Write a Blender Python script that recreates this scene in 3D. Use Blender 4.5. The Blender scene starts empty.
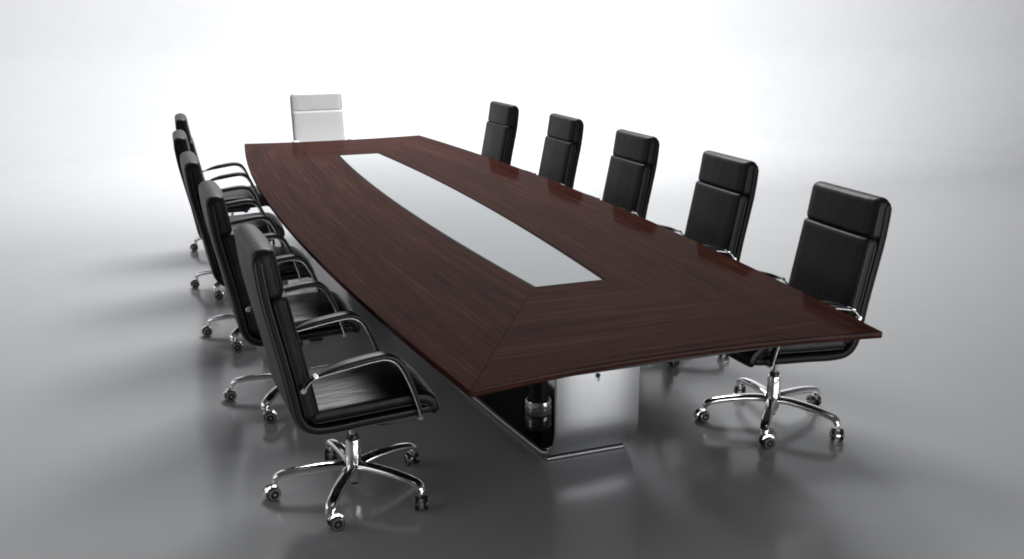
import bpy, bmesh, math, random
from math import sin, cos, pi, radians, sqrt
from mathutils import Vector, Matrix

random.seed(7)
S = bpy.context.scene
COL = S.collection

# ------------------------------------------------------------------ materials
def new_mat(name):
    m = bpy.data.materials.new(name); m.use_nodes = True
    nt = m.node_tree; b = nt.nodes['Principled BSDF']
    return m, nt, b

def setp(b, **k):
    for n, v in k.items():
        n = n.replace('_', ' ')
        b.inputs[n].default_value = v

def node(nt, t, **k):
    n = nt.nodes.new(t)
    for a, v in k.items():
        if a.startswith('i_'):
            n.inputs[a[2:].replace('_', ' ')].default_value = v
        else:
            setattr(n, a, v)
    return n

def mapped(nt, coord, scale):
    tc = node(nt, 'ShaderNodeTexCoord'); mp = node(nt, 'ShaderNodeMapping')
    mp.inputs['Scale'].default_value = scale
    nt.links.new(tc.outputs[coord], mp.inputs['Vector'])
    return mp.outputs['Vector']

def leather(name, col, rough, fold_scale, fold=0.25, sheen=0.0):
    m, nt, b = new_mat(name)
    setp(b, Base_Color=(*col, 1), Roughness=rough)
    b.inputs['Specular IOR Level'].default_value = .27
    L = nt.links
    v1 = mapped(nt, 'Object', fold_scale)
    n1 = node(nt, 'ShaderNodeTexNoise', i_Scale=1.0, i_Detail=3.0, i_Roughness=0.55, i_Distortion=0.6)
    L.new(v1, n1.inputs['Vector'])
    v2 = mapped(nt, 'Object', (1, 1, 1))
    vo = node(nt, 'ShaderNodeTexVoronoi', i_Scale=420.0)
    L.new(v2, vo.inputs['Vector'])
    b1 = node(nt, 'ShaderNodeBump', i_Strength=fold, i_Distance=0.012)
    L.new(n1.outputs['Fac'], b1.inputs['Height'])
    b2 = node(nt, 'ShaderNodeBump', i_Strength=0.12, i_Distance=0.0008)
    L.new(vo.outputs['Distance'], b2.inputs['Height'])
    L.new(b1.outputs['Normal'], b2.inputs['Normal'])
    L.new(b2.outputs['Normal'], b.inputs['Normal'])
    rr = node(nt, 'ShaderNodeMapRange'); rr.inputs['To Min'].default_value = rough - .07; rr.inputs['To Max'].default_value = rough + .09
    L.new(n1.outputs['Fac'], rr.inputs['Value']); L.new(rr.outputs['Result'], b.inputs['Roughness'])
    return m

def plain(name, col, rough, metal=0.0, spec=0.5, coat=0.0):
    m, nt, b = new_mat(name)
    setp(b, Base_Color=(*col, 1), Roughness=rough, Metallic=metal)
    b.inputs['Specular IOR Level'].default_value = spec
    b.inputs['Coat Weight'].default_value = coat
    # faint handling marks in the gloss
    n = node(nt, 'ShaderNodeTexNoise', i_Scale=35.0, i_Detail=4.0)
    nt.links.new(mapped(nt, 'Object', (1, 1, 1)), n.inputs['Vector'])
    r = node(nt, 'ShaderNodeMapRange'); r.inputs['To Min'].default_value = max(.02, rough * .8); r.inputs['To Max'].default_value = rough * 1.25
    nt.links.new(n.outputs['Fac'], r.inputs['Value']); nt.links.new(r.outputs['Result'], b.inputs['Roughness'])
    return m

M = {}
M['leather_back'] = leather('black_leather_upright', (.0095, .0060, .0055), .45, (15, 18, 3.4), .21)
M['leather_shell'] = leather('black_leather_smooth', (.0075, .0072, .0075), .50, (5, 5, 4), .10)
M['leather_seat'] = leather('black_leather_seat', (.0085, .0080, .0080), .38, (4.0, 22, 12), .40)
M['white_back'] = leather('white_leather_upright', (.66, .662, .668), .45, (9, 11, 5), .22)
M['white_shell'] = leather('grey_leather_gap_shade', (.25, .255, .26), .47, (5, 5, 4), .10)  # white chair's shell painted grey: gap shade under the headrest put into the colour
M['white_seat'] = leather('white_leather_seat', (.70, .71, .72), .42, (4.0, 22, 12), .35)
M['piping'] = plain('black_piping', (.008, .008, .008), .38)
M['white_piping'] = plain('grey_piping', (.34, .35, .36), .4)
M['pad'] = plain('arm_pad_leather', (.010, .0095, .0095), .42)
M['chrome'] = plain('chrome', (.92, .925, .93), .11, 1.0)
M['satin_chrome'] = plain('satin_chrome', (.85, .855, .86), .2, .72)
M['arm_steel'] = plain('dark_chrome', (.46, .465, .47), .20, 1.0)
M['gunmetal'] = plain('dull_steel', (.30, .305, .315), .35, 1.0)
M['lift'] = plain('lift_steel', (.80, .81, .82), .16, 1.0)
M['plastic'] = plain('black_plastic', (.014, .014, .015), .36)
M['black_gloss'] = plain('black_lacquer', (.004, .004, .0045), .05)
M['black_satin'] = plain('black_frame', (.008, .008, .008), .5)
M['rim_black'] = plain('inlay_edge_black', (.006, .006, .006), .6, 0.0, .06)

def wood():
    m, nt, b = new_mat('dark_wenge_veneer'); L = nt.links
    tc = node(nt, 'ShaderNodeTexCoord')
    def noise(scale, detail, dist=0.0, rough=.55):
        mp = node(nt, 'ShaderNodeMapping'); mp.inputs['Scale'].default_value = scale
        L.new(tc.outputs['UV'], mp.inputs['Vector'])
        n = node(nt, 'ShaderNodeTexNoise', i_Scale=1.0, i_Detail=detail, i_Distortion=dist, i_Roughness=rough)
        L.new(mp.outputs['Vector'], n.inputs['Vector']); return n.outputs['Fac']
    streak = noise((1.1, 62, 1), 5.0, .5, .62)
    fine = noise((7, 330, 1), 2.0, .0)
    broad = noise((.55, 9, 1), 3.0, .9)
    r1 = node(nt, 'ShaderNodeValToRGB')
    e = r1.color_ramp.elements
    e[0].position = .28; e[0].color = (.0165, .0068, .0058, 1)
    e[1].position = .76; e[1].color = (.110, .0415, .0300, 1)
    x = r1.color_ramp.elements.new(.52); x.color = (.0470, .0172, .0130, 1)
    mx = node(nt, 'ShaderNodeMath', operation='MULTIPLY_ADD'); mx.inputs[1].default_value = .62
    ad = node(nt, 'ShaderNodeMath', operation='MULTIPLY'); ad.inputs[1].default_value = .38
    L.new(streak, mx.inputs[0]); L.new(broad, ad.inputs[0]); L.new(ad.outputs[0], mx.inputs[2])
    L.new(mx.outputs[0], r1.inputs['Fac'])
    r2 = node(nt, 'ShaderNodeMapRange'); r2.inputs['From Min'].default_value = .35; r2.inputs['From Max'].default_value = .65
    r2.inputs['To Min'].default_value = .72; r2.inputs['To Max'].default_value = 1.18
    L.new(fine, r2.inputs['Value'])
    mm = node(nt, 'ShaderNodeVectorMath', operation='SCALE')
    L.new(r1.outputs['Color'], mm.inputs[0]); L.new(r2.outputs['Result'], mm.inputs['Scale'])
    L.new(mm.outputs['Vector'], b.inputs['Base Color'])
    rr = node(nt, 'ShaderNodeMapRange'); rr.inputs['To Min'].default_value = .20; rr.inputs['To Max'].default_value = .30
    L.new(streak, rr.inputs['Value']); L.new(rr.outputs['Result'], b.inputs['Roughness'])
    bp = node(nt, 'ShaderNodeBump', i_Strength=.02, i_Distance=.0003)
    L.new(fine, bp.inputs['Height']); L.new(bp.outputs['Normal'], b.inputs['Normal'])
    b.inputs['Specular IOR Level'].default_value = 0.0
    b.inputs['Coat Weight'].default_value = .075; b.inputs['Coat Roughness'].default_value = .08
    return m
M['wood'] = wood()

def glass():
    m, nt, b = new_mat('frosted_glass_inlay')
    setp(b, Base_Color=(.53, .548, .56, 1), Roughness=.34)
    b.inputs['Specular IOR Level'].default_value = .0
    b.inputs['Coat Weight'].default_value = .02; b.inputs['Coat Roughness'].default_value = .25
    n = node(nt, 'ShaderNodeTexNoise', i_Scale=900.0, i_Detail=2.0)
    nt.links.new(mapped(nt, 'Object', (1, 1, 1)), n.inputs['Vector'])
    bp = node(nt, 'ShaderNodeBump', i_Strength=.10, i_Distance=.0005)
    nt.links.new(n.outputs['Fac'], bp.inputs['Height']); nt.links.new(bp.outputs['Normal'], b.inputs['Normal'])
    return m
M['glass'] = glass()

def brushed():
    m, nt, b = new_mat('brushed_stainless_steel')
    setp(b, Base_Color=(.80, .81, .83, 1), Roughness=.38, Metallic=1.0)
    n = node(nt, 'ShaderNodeTexNoise', i_Scale=1.0, i_Detail=3.0)
    nt.links.new(mapped(nt, 'Object', (6, 500, 500)), n.inputs['Vector'])
    r = node(nt, 'ShaderNodeMapRange'); r.inputs['To Min'].default_value = .35; r.inputs['To Max'].default_value = .42
    nt.links.new(n.outputs['Fac'], r.inputs['Value']); nt.links.new(r.outputs['Result'], b.inputs['Roughness'])
    bp = node(nt, 'ShaderNodeBump', i_Strength=.05, i_Distance=.0004)
    nt.links.new(n.outputs['Fac'], bp.inputs['Height']); nt.links.new(bp.outputs['Normal'], b.inputs['Normal'])
    return m
M['steel'] = brushed()

def floor_mat():
    m, nt, b = new_mat('polished_grey_studio_floor')
    setp(b, Base_Color=(.42, .425, .435, 1), Roughness=.24)
    L = nt.links
    def nz(scale, detail, lo, hi, f0=.3, f1=.7):
        n = node(nt, 'ShaderNodeTexNoise', i_Scale=scale, i_Detail=detail, i_Roughness=.62)
        L.new(mapped(nt, 'Object', (1, 1, 1)), n.inputs['Vector'])
        r = node(nt, 'ShaderNodeMapRange'); r.inputs['From Min'].default_value = f0; r.inputs['From Max'].default_value = f1
        r.inputs['To Min'].default_value = lo; r.inputs['To Max'].default_value = hi
        L.new(n.outputs['Fac'], r.inputs['Value']); return r.outputs['Result']
    ad = node(nt, 'ShaderNodeMath', operation='ADD')
    L.new(nz(1.7, 7.0, .125, .175), ad.inputs[0]); L.new(nz(38.0, 3.0, -.012, .018), ad.inputs[1])
    L.new(ad.outputs[0], b.inputs['Roughness'])
    sc = node(nt, 'ShaderNodeVectorMath', operation='SCALE'); sc.inputs[0].default_value = (.405, .410, .420)
    L.new(nz(3.1, 8.0, .985, 1.015), sc.inputs['Scale']); L.new(sc.outputs['Vector'], b.inputs['Base Color'])
    return m
M['floor'] = floor_mat()

# ------------------------------------------------------------------ mesh helpers
def finish(name, bm, mat, parent=None, smooth=True, angle=40):
    bmesh.ops.recalc_face_normals(bm, faces=bm.faces)
    me = bpy.data.meshes.new(name); bm.to_mesh(me); bm.free()
    mats = mat if isinstance(mat, (list, tuple)) else [mat]
    for x in mats: me.materials.append(x)
    if smooth:
        me.polygons.foreach_set('use_smooth', [True] * len(me.polygons))
        me.set_sharp_from_angle(angle=radians(angle))
    o = bpy.data.objects.new(name, me); COL.objects.link(o)
    if parent: o.parent = parent
    return o

def loft(bm, rings, closed_ring=True, cap=True, loop=False, mi=0):
    vs = [[bm.verts.new(p) for p in r] for r in rings]
    n = len(vs[0]); R = len(vs)
    for i in range(R if loop else R - 1):
        a, b = vs[i], vs[(i + 1) % R]
        for j in range(n if closed_ring else n - 1):
            k = (j + 1) % n
            f = bm.faces.new((a[j], a[k], b[k], b[j])); f.material_index = mi
    if cap and not loop:
        for r in (vs[0], vs[-1]):
            f = bm.faces.new(r); f.material_index = mi
    return vs

def catmull(P, per=6):
    P = [Vector(p) for p in P]; out = []
    for i in range(len(P) - 1):
        p0 = P[i - 1] if i else P[0] * 2 - P[1]
        p1, p2 = P[i], P[i + 1]
        p3 = P[i + 2] if i + 2 < len(P) else P[-1] * 2 - P[-2]
        for k in range(per):
            t = k / per
            out.append(.5 * ((2 * p1) + (p2 - p0) * t + (2 * p0 - 5 * p1 + 4 * p2 - p3) * t * t + (3 * p1 - p0 - 3 * p2 + p3) * t ** 3))
    out.append(P[-1]); return out

def tube(bm, pts, r, n=8, loop=False, cap=True, mi=0):
    pts = [Vector(p) for p in pts]; N = len(pts); rings = []
    up = None
    for i, p in enumerate(pts):
        a = pts[(i - 1) % N] if (loop or i) else pts[0]
        b = pts[(i + 1) % N] if (loop or i < N - 1) else pts[-1]
        t = (b - a).normalized()
        if up is None:
            up = Vector((0, 0, 1)) if abs(t.z) < .9 else Vector((0, 1, 0))
        u = (up - t * up.dot(t)).normalized(); v = t.cross(u); up = u
        rr = r(i / (N - 1)) if callable(r) else r
        rings.append([p + (u * cos(2 * pi * k / n) + v * sin(2 * pi * k / n)) * rr for k in range(n)])
    return loft(bm, rings, True, cap, loop, mi)

def lathe(bm, prof, n=28, center=(0, 0, 0), axis='z', mi=0, cap=True):
    c = Vector(center); rings = []
    for r, h in prof:
        ring = []
        for k in range(n):
            a = 2 * pi * k / n
            if axis == 'z': ring.append(c + Vector((r * cos(a), r * sin(a), h)))
            elif axis == 'y': ring.append(c + Vector((r * cos(a), h, r * sin(a))))
            else: ring.append(c + Vector((h, r * cos(a), r * sin(a))))
        rings.append(ring)
    return loft(bm, rings, True, cap, False, mi)

def rbox(bm, c, s, r=.004, seg=2, rot=None):
    g = bmesh.ops.create_cube(bm, size=1.0)
    vs = g['verts']
    bmesh.ops.scale(bm, vec=s, verts=vs)
    es = list({e for v in vs for e in v.link_edges})
    res = bmesh.ops.bevel(bm, geom=es, offset=r, segments=seg, affect='EDGES', profile=.5)
    allv = list({v for f in res['faces'] for v in f.verts} | {v for v in vs if v.is_valid})
    if rot is not None: bmesh.ops.rotate(bm, cent=(0, 0, 0), matrix=rot, verts=allv)
    bmesh.ops.translate(bm, vec=c, verts=allv)

def frames2d(path):
    out = []
    for i, p in enumerate(path):
        a = path[max(0, i - 1)]; b = path[min(len(path) - 1, i + 1)]
        t = (b - a).normalized()
        out.append((p, t, Vector((-t.z, 0, t.x))))      # normal in the xz plane
    return out

def rr_ring(hw, ht, rad, crown, nl=10, nc=5):
    """rounded rectangle in (y, n); +n is the face with the crown"""
    rad = min(rad, ht * .999, hw * .999); pts = []
    def cr(y): return crown * max(0, 1 - (y / hw) ** 2)
    for k in range(nl + 1):
        y = -hw + rad + (2 * hw - 2 * rad) * k / nl; pts.append((y, ht + cr(y)))
    for k in range(1, nc):
        a = pi / 2 - pi / 2 * k / nc; pts.append((hw - rad + rad * cos(a), ht - rad + rad * sin(a)))
    for k in range(1, nc + 0):
        a = -pi / 2 * k / nc; pts.append((hw - rad + rad * cos(a), -ht + rad + rad * sin(a)))
    for k in range(nl + 1):
        y = hw - rad - (2 * hw - 2 * rad) * k / nl; pts.append((y, -ht))
    for k in range(1, nc):
        a = -pi / 2 - pi / 2 * k / nc; pts.append((-hw + rad + rad * cos(a), -ht + rad + rad * sin(a)))
    for k in range(1, nc):
        a = pi - pi / 2 * k / nc; pts.append((-hw + rad + rad * cos(a), ht - rad + rad * sin(a)))
    return pts

def pad(bm, path, hw, ht, rad, crown=0.0, endr=None, flip=1, wround=.02):
    """upholstered slab swept along a path in the xz plane, ends rounded over"""
    path = catmull([(p[0], 0, p[1]) for p in path], 8)
    # arc length
    d = [0]
    for a, b in zip(path[:-1], path[1:]): d.append(d[-1] + (b - a).length)
    T = d[-1]; endr = endr or ht
    fine = []
    ext = [endr * (1 - cos(pi / 2 * k / 6)) for k in range(7)]
    stations = ext[:-1] + [x for x in d if endr < x < T - endr] + [T - x for x in reversed(ext)]
    def at(s):
        for i in range(len(d) - 1):
            if s <= d[i + 1] + 1e-9:
                f = (s - d[i]) / max(1e-9, d[i + 1] - d[i]); return path[i].lerp(path[i + 1], f)
        return path[-1]
    pp = [at(s) for s in stations]
    fr = frames2d(pp); rings = []
    for s, (p, t, n) in zip(stations, fr):
        e = min(s, T - s)
        k = 1.0 if e >= endr else sqrt(max(0, 1 - (1 - e / endr) ** 2))
        k2 = max(k, .04)
        w = hw - wround * (1 - k)
        rings.append([p + Vector((0, y, 0)) + n * flip * q for y, q in rr_ring(w, ht * k2, rad * k2, crown * k)])
    loft(bm, rings)
    return fr, stations, T, endr

def piping(bm, fr, st, T, endr, hw, ht, q, r=.0035, flip=1, wround=.02):
    """seam cord running round the slab at height q of its edge"""
    side = [p + n * flip * q for s, (p, t, n) in zip(st, fr) if endr * .75 <= s <= T - endr * .75]
    loop = [v + Vector((0, hw, 0)) for v in side]
    for k in range(1, 8): loop.append(side[-1].copy() + Vector((0, hw - 2 * hw * k / 8, 0)) + (side[-1] - side[-2]).normalized() * endr * .5)
    loop += [v + Vector((0, -hw, 0)) for v in reversed(side)]
    for k in range(1, 8): loop.append(side[0].copy() + Vector((0, -hw + 2 * hw * k / 8, 0)) + (side[0] - side[1]).normalized() * endr * .5)
    tube(bm, loop, r, 6, loop=True)

# ------------------------------------------------------------------ the setting
def build_setting():
    C = Vector((1.5, 1.0)); Rf, rf, H = 8.0, 6.0, 9.0
    bm = bmesh.new(); n = 144
    rings = []
    for r in (0.001, 2, 4, 6, Rf):
        rings.append([(C.x + r * cos(2 * pi * k / n), C.y + r * sin(2 * pi * k / n), 0) for k in range(n)])
    loft(bm, rings, cap=False)
    o = finish('floor', bm, M['floor']); o['kind'] = 'structure'
    # seamless curved studio wall, open behind the camera
    bm = bmesh.new(); prof = [(Rf + rf * sin(a), rf - rf * cos(a)) for a in [pi / 2 * k / 48 for k in range(49)]] + [(Rf + rf, H)]
    a0, a1 = radians(-62), radians(212)
    rings = [[(C.x + r * cos(a0 + (a1 - a0) * k / 120), C.y + r * sin(a0 + (a1 - a0) * k / 120), z) for k in range(121)] for r, z in prof]
    loft(bm, rings, closed_ring=False, cap=False)
    o = finish('backdrop', bm, M['floor']); o['kind'] = 'structure'
build_setting()

# ------------------------------------------------------------------ table
TH = .75
L_, W_, B_ = 2.963, .756, .162
l_, w_, b_ = 1.986, .1487, .0706
CON = .074

def build_table():
    root = bpy.data.objects.new('conference_table', None); COL.objects.link(root)
    root['label'] = 'long dark wood boat-shaped conference table with a frosted glass strip down its middle'
    root['category'] = 'conference table'
    root.empty_display_size = .3
    rim = .014
    def outer_side(s, t): return Vector((s * (W_ + B_ * (1 - t * t)), L_ * t, 0))
    def inner_side(s, t): return Vector((s * (w_ + rim + b_ * (1 - t * t)), (l_ + rim) * t, 0))
    def outer_end(s, u): return Vector((W_ * u, s * (L_ - CON * (1 - u * u)), 0))
    def inner_end(s, u): return Vector(((w_ + rim) * u, s * (l_ + rim), 0))
    th = .024
    def panel(fi, fo, uvf):
        bm = bmesh.new(); uv = bm.loops.layers.uv.new('UVMap'); rings = []; N = 60
        for k in range(N + 1):
            t = (-1 + 2 * k / N) * .9994
            a, b = fi(t), fo(t); d = (b - a).normalized()
            r = [a + Vector((0, 0, TH - th)), a + Vector((0, 0, TH - .001)), a + d * .001 + Vector((0, 0, TH))]
            for q in range(1, 8): r.append(a.lerp(b, q / 8) + Vector((0, 0, TH)))
            r += [b - d * .0025 + Vector((0, 0, TH)), b - d * .0008 + Vector((0, 0, TH - .0008)), b + Vector((0, 0, TH - .0026)),
                  b + Vector((0, 0, TH - th + .004)), b - d * .004 + Vector((0, 0, TH - th))]
            rings.append(r)
        loft(bm, rings)
        for f in bm.faces:
            for lp in f.loops: lp[uv].uv = uvf(lp.vert.co)
        return bm
    for s in (-1, 1):
        # grain follows the length of the table on the long sides, its width on the ends
        bm = panel(lambda t: inner_side(s, t), lambda t: outer_side(s, t),
                   lambda c: (c.y + 11 * s, abs(c.x) - .12 * (1 - (c.y / L_) ** 2) + 3 * s + (TH - c.z) * .7))
        finish('veneer_panel', bm, M['wood'], root, angle=25)
    for s in (-1, 1):
        bm = panel(lambda t: inner_end(s, t), lambda t: outer_end(s, t), lambda c: (c.x + 23 * s, c.y + 7 + (TH - c.z) * .7))
        finish('veneer_panel', bm, M['wood'], root, angle=25)
    # glass inlay in its dark recessed rim
    def strip(wi, bi, li, z0, z1):
        bm = bmesh.new(); N = 48; pts = []
        for k in range(N + 1):
            t = -1 + 2 * k / N; pts.append(Vector((wi + bi * (1 - t * t), li * t, 0)))
        for k in range(N + 1):
            t = 1 - 2 * k / N; pts.append(Vector((-(wi + bi * (1 - t * t)), li * t, 0)))
        vs = loft(bm, [[p + Vector((0, 0, z0)) for p in pts], [p + Vector((0, 0, z1)) for p in pts]], cap=False)
        N1 = N + 1
        for row in vs:
            for k in range(N): bm.faces.new((row[k], row[k + 1], row[2 * N1 - 2 - k], row[2 * N1 - 1 - k]))
        return bm
    finish('inlay_rim', strip(w_ + rim - .0004, b_, l_ + rim - .0004, TH - .022, TH - .0045), M['rim_black'], root, angle=30)
    finish('glass_inlay', strip(w_, b_, l_, TH - .0042, TH - .001), M['glass'], root, angle=30)
    # dark sub-frame set back under the top
    bm = bmesh.new(); N = 48; pts = []
    for k in range(N + 1):
        t = -1 + 2 * k / N; pts.append(Vector((W_ + B_ * (1 - t * t) - .028, (L_ - .11) * t, 0)))
    for k in range(N + 1):
        t = 1 - 2 * k / N; pts.append(Vector((-(W_ + B_ * (1 - t * t) - .028), (L_ - .11) * t, 0)))
    vs = loft(bm, [[p + Vector((0, 0, z)) for p in pts] for z in (TH - .046, TH - th - .0008)], cap=False)
    N1 = N + 1
    for row in vs:
        for k in range(N): bm.faces.new((row[k], row[k + 1], row[2 * N1 - 2 - k], row[2 * N1 - 1 - k]))
    finish('underframe', bm, M['black_satin'], root, angle=30)
    # steel ribbon: front panel bending back under into the floor plate, and up again at the far end
    XO, yf, R, tk = .072, 2.135, .165, .018
    ztop = TH - .0475
    prof = []
    for k in range(12): prof.append((-yf, ztop - (ztop - R - .004) * k / 12))
    for k in range(13):
        a = pi / 2 * k / 12; prof.append((-yf + R - R * cos(a), R + .004 - R * sin(a)))
    for k in range(1, 30): prof.append((-yf + R + (2 * yf - 2 * R) * k / 30, .004))
    for k in range(13):
        a = pi / 2 * k / 12; prof.append((yf - R + R * sin(a), .004 + R - R * cos(a)))
    for k in range(1, 13): prof.append((yf, R + .004 + (ztop - R - .004) * k / 12))
    P = [Vector((0, a, b)) for a, b in prof]
    def hw(y): return .19 + .11 * max(0, 1 - (y / 2.05) ** 2)
    bm = bmesh.new(); rings = []
    for i, p in enumerate(P):
        a = P[max(0, i - 1)]; b = P[min(len(P) - 1, i + 1)]; t = (b - a).normalized(); nn = Vector((0, -t.z, t.y))
        h = hw(p.y); e = .003; xo = XO * max(-1, min(1, -p.y / 2.05)) * 0 + XO - .02 * max(0, 1 - (p.y / 2.05) ** 2)
        rings.append([p + nn * q + Vector((xo + x, 0, 0)) for x, q in ((-h + e, 0), (h - e, 0), (h, e), (h, tk - e), (h - e, tk), (-h + e, tk), (-h, tk - e), (-h, e))])
    loft(bm, rings); finish('steel_base', bm, M['steel'], root, angle=50)
    # black lacquer lining on the plate and on the inner faces of the panels
    bm = bmesh.new(); rings = []
    for i, p in enumerate(P):
        a = P[max(0, i - 1)]; b = P[min(len(P) - 1, i + 1)]; t = (b - a).normalized(); nn = Vector((0, -t.z, t.y))
        h = hw(p.y) - .008; xo = XO - .02 * max(0, 1 - (p.y / 2.05) ** 2)
        rings.append([p + nn * q + Vector((xo + x, 0, 0)) for x, q in ((-h, tk + .0006), (h, tk + .0006), (h, tk + .006), (-h, tk + .006))])
    loft(bm, rings); finish('base_lining', bm, M['black_gloss'], root, angle=40)
    # black post with chrome collar standing on the plate
    px, py = .017, -1.617; z0 = .0285
    bm = bmesh.new(); lathe(bm, [(.044, z0), (.044, TH - .0475)], 32, (px, py, 0)); finish('support_post', bm, M['black_satin'], root)
    bm = bmesh.new()
    lathe(bm, [(.047, z0 + .0005), (.058, z0 + .0005), (.0605, z0 + .004), (.0605, z0 + .030), (.058, z0 + .032), (.058, z0 + .036), (.0605, z0 + .038),
               (.0605, z0 + .064), (.058, z0 + .068), (.050, z0 + .068), (.048, z0 + .064)], 40, (px, py, 0), cap=False)
    finish('collar', bm, M['satin_chrome'], root)
    bm = bmesh.new(); rbox(bm, (XO - .014, -2.042, .0085), (.366, .026, .0145), .005, 3); finish('foot_rail', bm, M['gunmetal'], root)
    # little lock on the front panel
    bm = bmesh.new(); lx, lz = .067, .39
    lathe(bm, [(.010, -yf - .0005), (.010, -yf - .005), (.008, -yf - .007), (.0001, -yf - .0072)], 20, (lx, 0, lz), 'y')
    rbox(bm, (lx, -yf - .010, lz - .012), (.004, .004, .022), .0012)
    finish('lock', bm, M['plastic'], root)
    return root
build_table()

# ------------------------------------------------------------------ chair
HW = .238
def build_chair(pal):
    root = bpy.data.objects.new('office_chair', None); COL.objects.link(root); root.empty_display_size = .2
    sh, bk, st, pi_ = M[pal + '_shell'], M[pal + '_back'], M[pal + '_seat'], M['piping' if pal == 'leather' else 'white_piping']
    # continuous shell: back sweeping down into the seat
    path = [(-.341, 1.046), (-.340, .99), (-.326, .88), (-.302, .76), (-.273, .62), (-.254, .51), (-.238, .434), (-.200, .390), (-.13, .379), (.0, .386), (.13, .392), (.225, .398), (.262, .402)]
    bm = bmesh.new(); pr = pad(bm, path, HW, .018, .014, 0, .02, 1, .016)
    shell = finish('shell', bm, sh, root, angle=60)
    bm = bmesh.new()
    for q in (.011, -.011): piping(bm, *pr, HW, .018, q, .0034)
    finish('piping', bm, pi_, shell)
    # upright cushion
    bm = bmesh.new(); pr = pad(bm, [(-.284, .894), (-.270, .82), (-.246, .70), (-.222, .58), (-.205, .49), (-.194, .425)], HW - .003, .033, .022, .008, .020, 1, .012)
    o = finish('back_cushion', bm, bk, root, angle=60)
    bm = bmesh.new()
    for q in (.017, -.017): piping(bm, *pr, HW - .0032, .033, q, .0034, 1, .012)
    finish('piping', bm, pi_, o)
    # head cushion, rolled over the top of the shell
    bm = bmesh.new(); pr = pad(bm, [(-.322, 1.064), (-.317, 1.02), (-.306, .95), (-.295, .880)], HW - .001, .040, .034, .008, .026, 1, .028)
    o = finish('headrest', bm, bk, root, angle=60)
    bm = bmesh.new()
    for q in (.022, -.018): piping(bm, *pr, HW - .0012, .040, q, .0034)
    finish('piping', bm, pi_, o)
    # seat cushion, rolling over at the front
    bm = bmesh.new(); pr = pad(bm, [(-.205, .428), (-.10, .432), (.03, .438), (.14, .444), (.215, .442), (.252, .424), (.262, .398), (.250, .380)], HW - .006, .024, .018, .010, .022, 1, .014)
    o = finish('seat_cushion', bm, st, root, angle=60)
    bm = bmesh.new()
    for q in (.017, -.017): piping(bm, *pr, HW - .0065, .024, q, .0034)
    finish('piping', bm, pi_, o)
    # arms
    apath = catmull([(-.222, 0, .556), (-.200, 0, .582), (-.168, 0, .600), (-.05, 0, .620), (.04, 0, .632), (.080, 0, .630), (.112, 0, .610), (.138, 0, .566), (.165, 0, .500), (.185, 0, .435), (.199, 0, .384)], 6)
    fr = frames2d(apath); N = len(fr)
    for s in (-1, 1):
        bm = bmesh.new(); rings = []
        for i, (p, t, n) in enumerate(fr):
            c = p + Vector((0, s * (HW + .026), 0)); u = i / (N - 1)
            hw = .011 + .002 * max(0, min(1, (u - .12) * 8, (.75 - u) * 6)); h = .0022
            rings.append([c + Vector((0, a, 0)) + n * b for a, b in ((-hw, -h), (-hw + .002, -h - .0012), (hw - .002, -h - .0012), (hw, -h), (hw, h), (-hw, h))])
        loft(bm, rings)
        arm = finish('armrest', bm, M['arm_steel'], root, angle=35)
        bm = bmesh.new(); rings = []
        idx = [i for i in range(N) if .19 <= i / (N - 1) <= .975]
        for i in idx:
            p, t, n = fr[i]; u = (i - idx[0]) / (idx[-1] - idx[0])
            k = max(.15, min(1, u * 9)) * (1 if u < .42 else max(.36, 1 - (u - .42) * 1.5))
            e = sqrt(max(.02, 1 - max(0, 1 - min(u, 1 - u) * 14) ** 2))
            hw = .0275 * (k ** .5) * (.55 + .45 * e); h = .0095 * (k ** .7) * e
            c = p + Vector((0, s * (HW + .026), 0)) + n * (.004 + h)
            rings.append([c + Vector((0, a, 0)) + n * b for a, b in rr_ring(hw, h, h * .95, .002, 4, 4)])
        loft(bm, rings); finish('arm_pad', bm, M['pad'] if pal == 'leather' else bk, arm, angle=60)
        y0, y1 = sorted((s * (HW - .012), s * (HW + .034)))
        for (x, z, r) in ((-.222, .556, .0115), (.199, .384, .0085)):
            bm = bmesh.new()
            lathe(bm, [(r * .8, y0), (r, y0 + .002), (r, y1 - .003), (r * .7, y1), (.0005, y1)], 16, (x, 0, z), 'y')
            finish('bolt', bm, M['chrome'], arm)
        # chrome clip where the pad starts
        p, t, n = fr[int(.19 * (N - 1))]
        bm = bmesh.new(); rbox(bm, (0, 0, 0), (.020, .038, .011), .003)
        bmesh.ops.rotate(bm, cent=(0, 0, 0), matrix=Matrix.Rotation(-math.atan2(t.z, t.x), 3, 'Y'), verts=bm.verts)
        bmesh.ops.translate(bm, vec=p + n * .004 + Vector((0, s * (HW + .026), 0)), verts=bm.verts)
        finish('clip', bm, M['chrome'], arm, angle=35)
    # mechanism, levers, lift
    bm = bmesh.new(); rbox(bm, (.0, 0, .340), (.21, .17, .044), .012, 3); rbox(bm, (.095, 0, .346), (.08, .20, .026), .008, 2)
    lathe(bm, [(.018, -.10), (.020, -.098), (.020, -.06), (.015, -.058)], 16, (.10, 0, .334), 'y')
    mech = finish('tilt_mechanism', bm, M['plastic'], root, angle=35)
    for (sx, sy, ln) in ((.075, -1, .175), (-.03, 1, .135)):
        bm = bmesh.new(); tube(bm, [(sx, sy * .07, .346), (sx, sy * (ln - .05), .345), (sx + .006, sy * (ln - .02), .343)], .0055, 8)
        rbox(bm, (sx + .008, sy * ln, .349), (.062, .03, .012), .005, 2, Matrix.Rotation(.25 * sy, 3, 'Z'))
        finish('lever', bm, M['plastic'], mech, angle=40)
    bm = bmesh.new(); lathe(bm, [(.0135, .20), (.0135, .320)], 20); finish('gas_lift', bm, M['lift'], root)
    # five-star base
    bm = bmesh.new()
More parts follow.
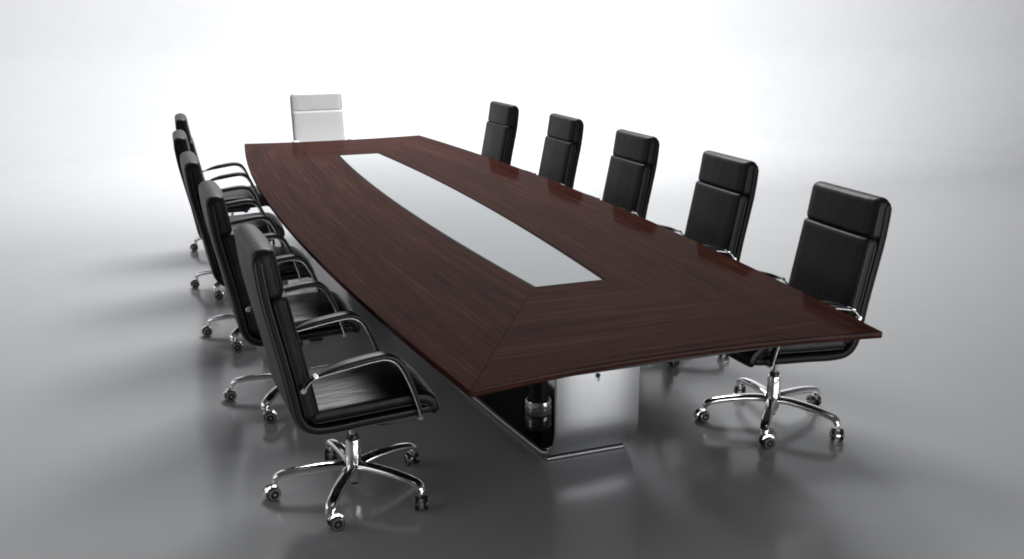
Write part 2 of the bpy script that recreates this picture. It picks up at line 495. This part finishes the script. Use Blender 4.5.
    lathe(bm, [(.020, .046), (.024, .050), (.026, .062), (.034, .085), (.0345, .125), (.031, .150), (.0285, .222), (.027, .226), (.0145, .2262)], 28)
    base = finish('star_base', bm, M['chrome'], root, angle=50)
    bm = bmesh.new(); lathe(bm, [(.0142, .2263), (.022, .2263), (.022, .240), (.019, .244), (.0138, .244)], 24)
    finish('collar', bm, M['plastic'], base)
    bm = bmesh.new(); lathe(bm, [(.001, .036), (.016, .037), (.017, .0458), (.001, .0459)], 20)
    finish('hub_cap', bm, M['plastic'], base)
    R = .303
    for k in range(5):
        a = 2 * pi * k / 5; rot = Matrix.Rotation(a, 3, 'Z')
        bm = bmesh.new(); rings = []
        sp = catmull([(.018, 0, .112), (.07, 0, .118), (.14, 0, .1165), (.21, 0, .110), (.27, 0, .099), (.296, 0, .087), (.308, 0, .066)], 4)
        f2 = frames2d(sp); n_ = len(f2)
        for i, (p, t, n) in enumerate(f2):
            u = i / (n_ - 1); hw = .0255 - .0050 * u; ht = .0165 - .002 * u
            if u > .93: hw *= .9; ht *= .85
            ring = []
            for j in range(14):
                b = 2 * pi * j / 14; cx, sx = cos(b), sin(b)
                ring.append(rot @ (p + Vector((0, hw * math.copysign(abs(cx) ** .75, cx), 0)) + n * ht * math.copysign(abs(sx) ** .8, sx)))
            rings.append(ring)
        loft(bm, rings); finish('base_leg', bm, M['chrome'], base, angle=70)
    for k in range(5):
        a = 2 * pi * k / 5; c = bpy.data.objects.new('caster', None)
        sw = (.5, 2.2, -1.0, 1.3, -.4)[k]
        bm = bmesh.new()
        # stem and curved hood over the twin wheels
        lathe(bm, [(.0065, .040), (.0065, .070), (.011, .0705), (.011, .078), (.004, .0785)], 14)
        rings = []
        for j in range(13):
            b = radians(-15 + 165 * j / 12); r0, r1 = .0275, .0335
            d = Vector((cos(b), 0, sin(b)))
            o_ = Vector((.018, 0, .0275))
            rings.append([o_ + d * r0 + Vector((0, -.009, 0)), o_ + d * r1 + Vector((0, -.007, 0)), o_ + d * r1 + Vector((0, .007, 0)), o_ + d * r0 + Vector((0, .009, 0))])
        loft(bm, rings)
        lathe(bm, [(.005, -.026), (.005, .026)], 10, (.018, 0, .0275), 'y')
        c = finish('caster', bm, M['chrome'], root, angle=40)
        c.location = (R * cos(a), R * sin(a), 0); c.rotation_euler = (0, 0, a + sw)
        for s in (-1, 1):
            bm = bmesh.new(); q = lambda h: s * h
            pr = [(.006, .0100), (.024, .0100), (.0265, .0115), (.0275, .015), (.0275, .0215), (.0262, .0250), (.0225, .0258)]
            lathe(bm, [(r, q(h)) for r, h in pr], 26, (.018, 0, .0275), 'y', 0, cap=False)
            lathe(bm, [(r, q(h)) for r, h in [(.0225, .0258), (.0215, .0268), (.0185, .0268), (.0180, .0255)]], 26, (.018, 0, .0275), 'y', 1, cap=False)
            lathe(bm, [(r, q(h)) for r, h in [(.0180, .0255), (.0005, .0258)]], 26, (.018, 0, .0275), 'y', 0, cap=False)
            bmesh.ops.remove_doubles(bm, verts=bm.verts, dist=.0001)
            finish('wheel', bm, [M['plastic'], M['lift']], c, angle=40)
    return root

def copy_tree(o, parent=None):
    c = o.copy(); COL.objects.link(c)
    if parent: c.parent = parent
    for ch in list(o.children): copy_tree(ch, c)
    return c

def place(root, x, y, heading, base_deg, label, group):
    """heading: degrees the seat faces; base_deg: world angle of one leg of the star base (swivels freely)"""
    root.location = (x, y, 0); h = radians(heading); root.rotation_euler = (0, 0, h)
    root['label'] = label; root['category'] = 'office chair'; root['group'] = group
    turn = radians(base_deg) - h
    for ch in root.children:
        k = ch.name.split('.')[0]
        if k == 'star_base': ch.rotation_euler = (0, 0, turn)
        if k == 'caster':
            v = Matrix.Rotation(turn, 3, 'Z') @ Vector(ch.location)
            ch.location = v; ch.rotation_euler.z += turn

def slope(y): return math.degrees(math.atan(2 * B_ * y / (L_ * L_)))
right = [(1.003, -2.041, 156.4), (1.075, -.970, 170), (1.087, .110, 151), (1.080, 1.215, 163), (1.012, 2.340, 158)]
left = [(-.930, -2.021, 169.4), (-.992, -.965, 162), (-1.022, .091, 160.3), (-1.020, 1.180, 159), (-.955, 2.300, 158)]
words_r = ["black leather chair at the near right corner, whole chrome star base in view",
           "black leather chair second from the front on the right side of the table",
           "black leather chair in the middle of the five on the table's right side",
           "black leather chair fourth from the front on the table's right side",
           "farthest and smallest black leather chair on the right side of the table"]
words_l = ["large black leather chair at the front left showing its side, seat and chrome base",
           "black leather chair directly behind the large front one on the left side",
           "black leather chair in the middle of the five on the table's left side",
           "black leather chair fourth from the front on the left, mostly hidden by its neighbours",
           "farthest black leather chair on the left side, near the far table corner"]
proto = build_chair('leather'); first = True
GR = 'black leather office chairs along the two long sides of the table'
todo = [(x, y, 180 + .5 * slope(y) + random.uniform(-.8, .8), a, w) for (x, y, a), w in zip(right, words_r)] + [(x, y, -.4 * slope(y) + random.uniform(-.8, .8), a, w) for (x, y, a), w in zip(left, words_l)]
pool = [proto] + [copy_tree(proto) for _ in todo[1:]]
for o, (x, y, h, a, w) in zip(pool, todo): place(o, x, y, h, a, w, GR)
wc = build_chair('white')
place(wc, .055, 3.775, -90, 20, 'white leather high-back chair alone at the far head of the table', 'white leather office chair at the table head')
del wc['group']

# ------------------------------------------------------------------ camera
f = 988.4158
fw = Vector((.343, .901, -.265))
yaw, pitch, roll = .3638, .2686, -.0029
fw = Vector((sin(yaw) * cos(pitch), cos(yaw) * cos(pitch), -sin(pitch)))
r = Vector((cos(yaw), -sin(yaw), 0)); u = r.cross(fw)
r2 = r * cos(roll) + u * sin(roll); u2 = -r * sin(roll) + u * cos(roll)
cam = bpy.data.cameras.new('camera'); co = bpy.data.objects.new('camera', cam); COL.objects.link(co)
mw = Matrix((r2, u2, -fw)).transposed().to_4x4(); mw.translation = (-1.6104, -5.5561, 1.8413)
co.matrix_world = mw
cam.sensor_width = 36; cam.sensor_fit = 'HORIZONTAL'; cam.lens = f / 1024 * 36
cam.clip_end = 200; cam.clip_start = .05
S.camera = co

# ------------------------------------------------------------------ light: studio softboxes and added fill lights, all above or beside the view
def area(name, loc, target, sx, sy, watts, col=(1, 1, 1), spread=180):
    l = bpy.data.lights.new(name, 'AREA'); l.shape = 'RECTANGLE'; l.size = sx; l.size_y = sy; l.energy = watts; l.color = col; l.spread = radians(spread)
    o = bpy.data.objects.new(name, l); COL.objects.link(o); o.location = loc
    o.rotation_euler = (Vector(target) - Vector(loc)).to_track_quat('-Z', 'Y').to_euler()
    return o
area('backdrop_softbox', (3.6, 5.2, 7.0), (3.6, 13.0, 4.4), 6.5, 2.0, 2150)
area('overhead_softbox', (1.6, 5.0, 7.2), (1.2, 4.4, 0), 6, 3.5, 1060)
area('side_softbox', (-7.0, .0, 3.2), (-1.0, .2, .3), 8, 3.2, 75)
area('added_panel_fill', (1.4, -5.6, .45), (.2, -2.0, .30), 5.5, .5, 62)  # added low fill that grades the steel base panel bright to dark
area('added_chrome_fill', (.3, -3.2, 4.4), (.0, -2.2, 0), 6.0, 1.4, 11)  # added fill, puts highlights on the chrome star bases
area('added_far_chair_fill', (.6, -.8, 4.6), (.05, 3.7, .9), .8, .8, 5, spread=32)  # added narrow fill, only brightens the white chair

w = bpy.data.worlds.new('World'); S.world = w; w.use_nodes = True
w.node_tree.nodes['Background'].inputs['Color'].default_value = (.95, .98, 1, 1)
w.node_tree.nodes['Background'].inputs['Strength'].default_value = .06

S.view_settings.view_transform = 'Standard'; S.view_settings.look = 'None'
S.view_settings.exposure = 0; S.view_settings.gamma = 1
S.render.engine = 'CYCLES'
S.cycles.use_denoising = True
S.cycles.max_bounces = 8
S.cycles.filter_width = 1.9
